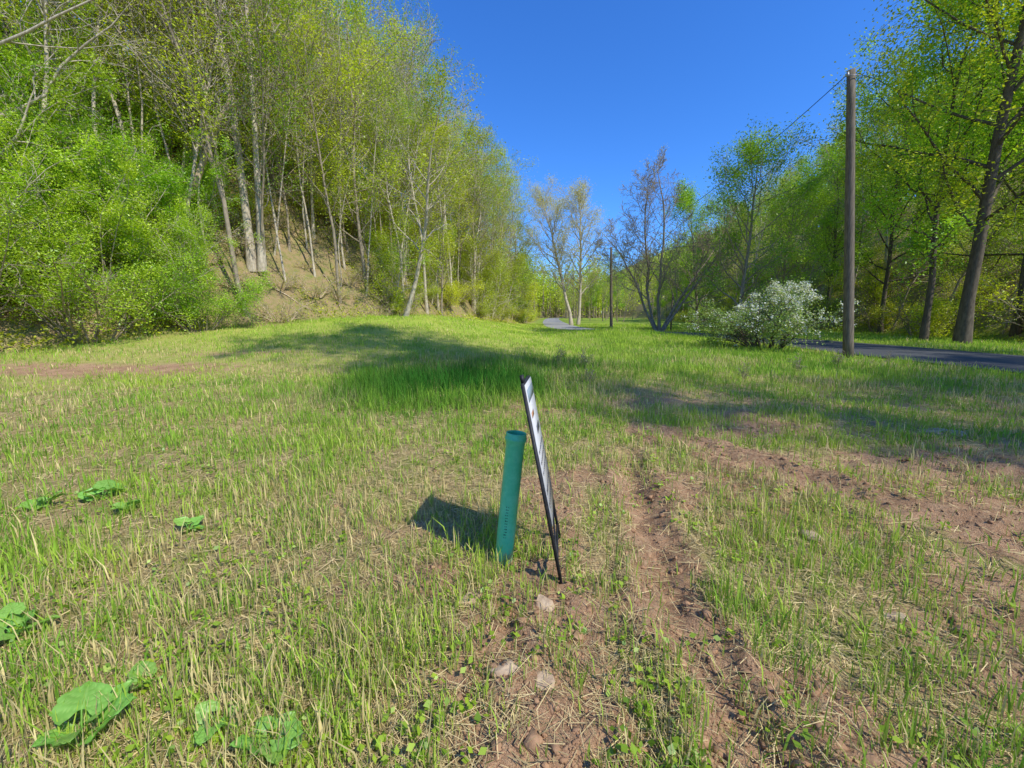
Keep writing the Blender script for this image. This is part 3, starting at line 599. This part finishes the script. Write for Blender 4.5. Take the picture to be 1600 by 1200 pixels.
if Nf[0] < 0: Nf = -Nf
def bar(name, a, bb, w, mat=M['frame'], d=None, off=0.):
    a = np.asarray(a)+Nf*off; bb = np.asarray(bb)+Nf*off; ax = bb-a; e = D if abs(nrm(ax)@D) < .7 else Un
    q = B(); q.box((a+bb)/2, ax, e*w, Nf*(d or w*.8)); return obj(name, q.mesh(name, mat, False), so)
PB = .33
bar('post', -Un*.12, Un*Hs, .028, d=.018); bar('post', D*Wd-Un*.12, D*Wd+Un*Hs, .028, d=.018)
bar('rail', D*.014+Un*(Hs-.01), D*(Wd-.014)+Un*(Hs-.01), .022, d=.016); bar('rail', D*.014+Un*PB, D*(Wd-.014)+Un*PB, .022, d=.016); bar('rail', D*.014+Un*.1, D*(Wd-.014)+Un*.1, .016, d=.012)
bar('top_clip', D*.06+Un*(Hs+.0), D*.06+Un*(Hs+.045), .05, M['frame'], .02)
PO = .0125
q = B(); q.box(D*Wd/2+Un*(PB+Hs-.01)/2+Nf*PO, D*(Wd-.0), Un*(Hs-.01-PB), Nf*.005); pn = obj('sign_panel', q.mesh('sign_panel', M['panel'], False), so)
z0, z1 = PB+.02, Hs-.02
def deco(name, x0, x1, y0, y1, mat):
    q = B(); q.box(D*Wd*(x0+x1)/2+Un*(z0+(z1-z0)*(y0+y1)/2)+Nf*(PO+.0035), D*Wd*(x1-x0), Un*(z1-z0)*(y1-y0), Nf*.0016); obj(name, q.mesh(name, mat, False), pn)
deco('printed_band', .06, .94, .88, .97, M['panel_blue']); deco('printed_picture', .1, .4, .76, .80, M['panel_orange']); deco('printed_mark', .4, .8, .60, .66, M['panel_dark'])
rg = random.Random(2)
for k, yv in enumerate((.50, .42, .34, .2, .1)):
    q = B(); xx_ = .1
    while xx_ < .86:
        w_ = rg.uniform(.02, .04); hgt = .02 if k < 3 else .035
        q.box(D*Wd*(xx_+w_/2)+Un*(z0+(z1-z0)*yv)+Nf*(PO+.0035), D*Wd*w_, Un*(z1-z0)*hgt*rg.uniform(.7, 1.1), Nf*.0016); xx_ += w_+rg.uniform(.03, .06)
    obj('printed_line', q.mesh('printed_line', M['panel_dark'], False), pn)
bar('brace', D*.02+Un*.12, D*(Wd-.02)+Un*(PB-.02), .012, d=.01)
# ------------------------------------------------------------------ rocks
def rock(u, v, w, hgt, label, seed, mat='rock'):
    rg = np.random.default_rng(seed); p = hit(u, v); d = np.hypot(p[0], p[1]); sw = w*d/F*.5; sh = hgt*d/F*.5
    nu, nv = 20, 12; V = []
    for i in range(nv+1):
        ph = PI*i/nv
        for j in range(nu):
            th = 2*PI*j/nu; V.append((math.sin(ph)*math.cos(th), math.sin(ph)*math.sin(th), math.cos(ph)))
    V = np.array(V)
    for _ in range(9):
        nn = nrm(rg.normal(size=3)); dd = rg.uniform(.4, .7); k_ = V@nn; V = V-np.clip(k_-dd, 0, None)[:, None]*nn
    dsp = 1+.35*(fbm(V[:, 0]*3+seed, V[:, 1]*3+V[:, 2]*2.7+5, 3, seed)-.5)
    V = V*dsp[:, None]*np.array([sw, sw*.8, sh])*1.4
    i = np.arange(nv)[:, None]*nu; j = np.arange(nu)[None]; Q = np.stack([i+j, i+nu+j, i+nu+(j+1) % nu, i+(j+1) % nu], -1).reshape(-1, 4)
    o = obj('rock', mesh_np('rock', V, Q, M[mat])); o.location = (p[0], p[1], p[2]-sh*.25); o.rotation_euler = (rg.uniform(-.2, .2), rg.uniform(-.2, .2), seed); return tag(o, label, 'rock')
rock(730, 938, 46, 22, 'pale tan rock left of the sign post foot', 1); rock(852, 944, 40, 40, 'upright pale rock just in front of the sign post foot', 2); rock(782, 1052, 48, 22, 'flat tan rock in the bare soil below the pipe, left one', 3)
rock(846, 1062, 50, 16, 'flat tan rock in the bare soil below the pipe, right one', 4); rock(1268, 842, 30, 16, 'small rock on the soil right of the wheel rut', 5); rock(1465, 676, 34, 6, 'flat pale stone in the grass at the right', 6)
rock(900, 998, 28, 14, 'brown clod beside the rut in front of the sign', 8, 'clod'); rock(1395, 965, 22, 12, 'small pale stone in the grass at the lower right', 9)
# soil clods
n = 6500; x, y, r = sample_r(n*4, .8, 8, rng=rng); kp = rng.uniform(0, 1, len(x)) < soilmask(x, y)**1.3; x, y = x[kp][:n], y[kp][:n]; b = B()
for a, c_, z0 in zip(x, y, height(x, y)):
    s = rng.uniform(.002, .008)*(1+rng.uniform()**9*2.8); V = np.array([(sx, sy, sz) for sz in (-.5, .7) for sy in (-1, 1) for sx in (-1, 1)], float)*s*(1-.25*np.array([0]*4+[1]*4))[:, None]
    V = V+rng.normal(0, s*.3, V.shape); th = rng.uniform(0, 6); V[:, :2] = V[:, :2]@np.array([[math.cos(th), math.sin(th)], [-math.sin(th), math.cos(th)]])
    b.add(V+np.array([a, c_, z0]), [(0, 2, 3, 1), (4, 5, 7, 6), (0, 1, 5, 4), (2, 6, 7, 3), (0, 4, 6, 2), (1, 3, 7, 5)])
tag(obj('soil_clods', b.mesh('soil_clods', M['clod'], False)), 'crumbled red brown soil clods scattered over the bare patches', 'soil', kind='stuff')
# ------------------------------------------------------------------ broad leaved plants
def broad_leaf(seed, L):
    rg = np.random.default_rng(seed); nu, nv = 20, 20; V = []; tint = []
    for i in range(nv+1):
        v = i/nv
        w = .80*L*(math.sin(PI*min(1, (v*.93+.07))**.75))**.8*(1-.2*v)
        for j in range(nu+1):
            s = -1+2*j/nu; back = -.22*L*abs(s)**1.5*(1-v)**2*2
            edge = 1+.06*math.sin(v*23+seed)*abs(s)**3+.03*math.sin(v*51)*abs(s)**3
            xx_ = s*w*.8*edge; yy_ = v*L*.88+back; vein = abs(math.sin((v*5-abs(s)*1.6)*PI))
            zz_ = .10*L*abs(s)**1.3-.18*L*v*v+.05*L*math.sin(11*v+6*s+seed)*abs(s)**1.5+.028*L*vein*min(1, abs(s)*4)+rg.normal(0, .004*L)
            V.append((xx_, yy_, zz_)); tint.append(1 if (abs(s) < .06 or vein < .18) else .3+.25*rg.uniform())
    i = (np.arange(nv)[:, None]*(nu+1)+np.arange(nu)[None]).ravel(); Q = np.stack([i, i+1, i+nu+2, i+nu+1], 1)
    return mesh_np('leaf', V, Q, M['burdock'], True, {'tint': np.clip(tint, 0, 1)})
LM = [broad_leaf(i, 1.0) for i in range(4)]
bd = [(130, 1170, 6, .125, 'broad leaved plant in the bottom left corner, largest of its kind'), (430, 1178, 5, .10, 'broad leaved plant at the bottom edge right of the largest one'), (22, 1000, 5, .11, 'broad leaved plant cut by the left edge of the view'),
      (228, 1085, 3, .10, 'single broad leaved plant above the largest corner plant'), (345, 1150, 4, .08, 'small broad leaved plant between the two bottom edge plants'), (75, 795, 5, .12, 'round leaved plant further back near the left edge'), (160, 782, 6, .12, 'spreading broad leaved clump further back on the left'), (205, 800, 4, .09, 'small broad leaved plant at the right side of the back clump'), (296, 832, 4, .08, 'small broad leaved plant alone in the straw')]
for k, (u, v, nl_, s, lb) in enumerate(bd):
    p = hit(min(max(u, 5), 1595), v); o = empty('broad_leaved_plant', p, lb, 'plant'); rg = random.Random(k)
    for j in range(nl_):
        a = j/nl_*6.28+rg.uniform(-.5, .5); ln = s*rg.uniform(.5, 1.1); hh_ = s*rg.uniform(.35, 1.0); tip = np.array([math.cos(a)*ln*.6, math.sin(a)*ln*.6, hh_])
        b = B(); b.tube([(0, 0, -.01), tip*.5+np.array([0, 0, .02]), tip], [.004, .0035, .003], 5)
        lf = obj('leaf', LM[rg.randrange(4)], o); lf.location = tip; lf.rotation_euler = (rg.uniform(.1, .8), rg.uniform(-.5, .5), a-PI/2); ss = s*rg.uniform(.6, 1.15); lf.scale = (ss, ss, ss)
        obj('leaf_stalk', b.mesh('leaf_stalk', M['burdock']), o)
# dry weeds
wd = make_shrub(260, .6, .7, 300, .035, M['leaf_dark'], M['bark_mid'], 5, rmin=.003, spread=.03)
for k, (u, v, s) in enumerate([(868, 565, .8), (905, 575, .8), (925, 600, .6), (1255, 580, .7), (1165, 592, .6), (1300, 572, .7), (1380, 570, .6)]):
    p = hit(u, v); plant('dry_weed', wd, p, 'dark stemmed weed poking out of the field grass in the middle distance', 'weed', 'dark weeds in the field grass', k*1.1, s, SP)
for k, (u, v, an, L_) in enumerate([(455, 470, .5, 2.2), (520, 452, -.6, 1.8)]):
    p = hit(u, v); b = B(); rg = np.random.default_rng(k); t = np.linspace(-.5, .5, 8); px = p[0]+np.cos(an)*t*L_; py = p[1]+np.sin(an)*t*L_; pz = height(px, py)+.08
    pts_ = np.stack([px, py, pz], 1); b.tube(pts_-p, np.linspace(.04, .015, 8), 6, True); o = obj('fallen_branch', b.mesh('fallen_branch', M['dead_wood'])); o.location = p
    tag(o, ['pale fallen branch lower on the brown bank', 'pale fallen branch higher on the brown bank'][k], 'branch')
# ------------------------------------------------------------------ light
EL = math.radians(46); sd = nrm(np.array([.75, -.66, 0])); sun_from = np.array([sd[0]*math.cos(EL), sd[1]*math.cos(EL), math.sin(EL)])
sl = bpy.data.lights.new('sun', 'SUN'); sl.energy = 5; sl.angle = math.radians(.5); sl.color = (1, .965, .86); so_ = bpy.data.objects.new('sun', sl); C.objects.link(so_)
so_.rotation_euler = Vector(-sun_from).to_track_quat('-Z', 'Y').to_euler()
w = bpy.data.worlds.new('World'); bpy.context.scene.world = w; w.use_nodes = True; nt = w.node_tree; nt.nodes.clear()
sk = nt.nodes.new('ShaderNodeTexSky'); sk.sky_type = 'NISHITA'; sk.sun_disc = False; sk.sun_elevation = EL; sk.sun_rotation = math.atan2(sd[0], sd[1]); sk.air_density = 1.0; sk.dust_density = .3; sk.ozone_density = 2.2; sk.altitude = 300
hs = nt.nodes.new('ShaderNodeHueSaturation'); hs.inputs['Saturation'].default_value = 1.22; nt.links.new(sk.outputs[0], hs.inputs['Color'])
cc = mixc(nt, 1.0, hs.outputs[0], (.72, 1.16, 1.78), 'MULTIPLY')
bg = nt.nodes.new('ShaderNodeBackground'); bg.inputs[1].default_value = .145; ow = nt.nodes.new('ShaderNodeOutputWorld'); nt.links.new(cc, bg.inputs[0]); nt.links.new(bg.outputs[0], ow.inputs[0])
sc = bpy.context.scene; sc.view_settings.view_transform = 'Standard'; sc.view_settings.look = 'None'; sc.view_settings.exposure = 0
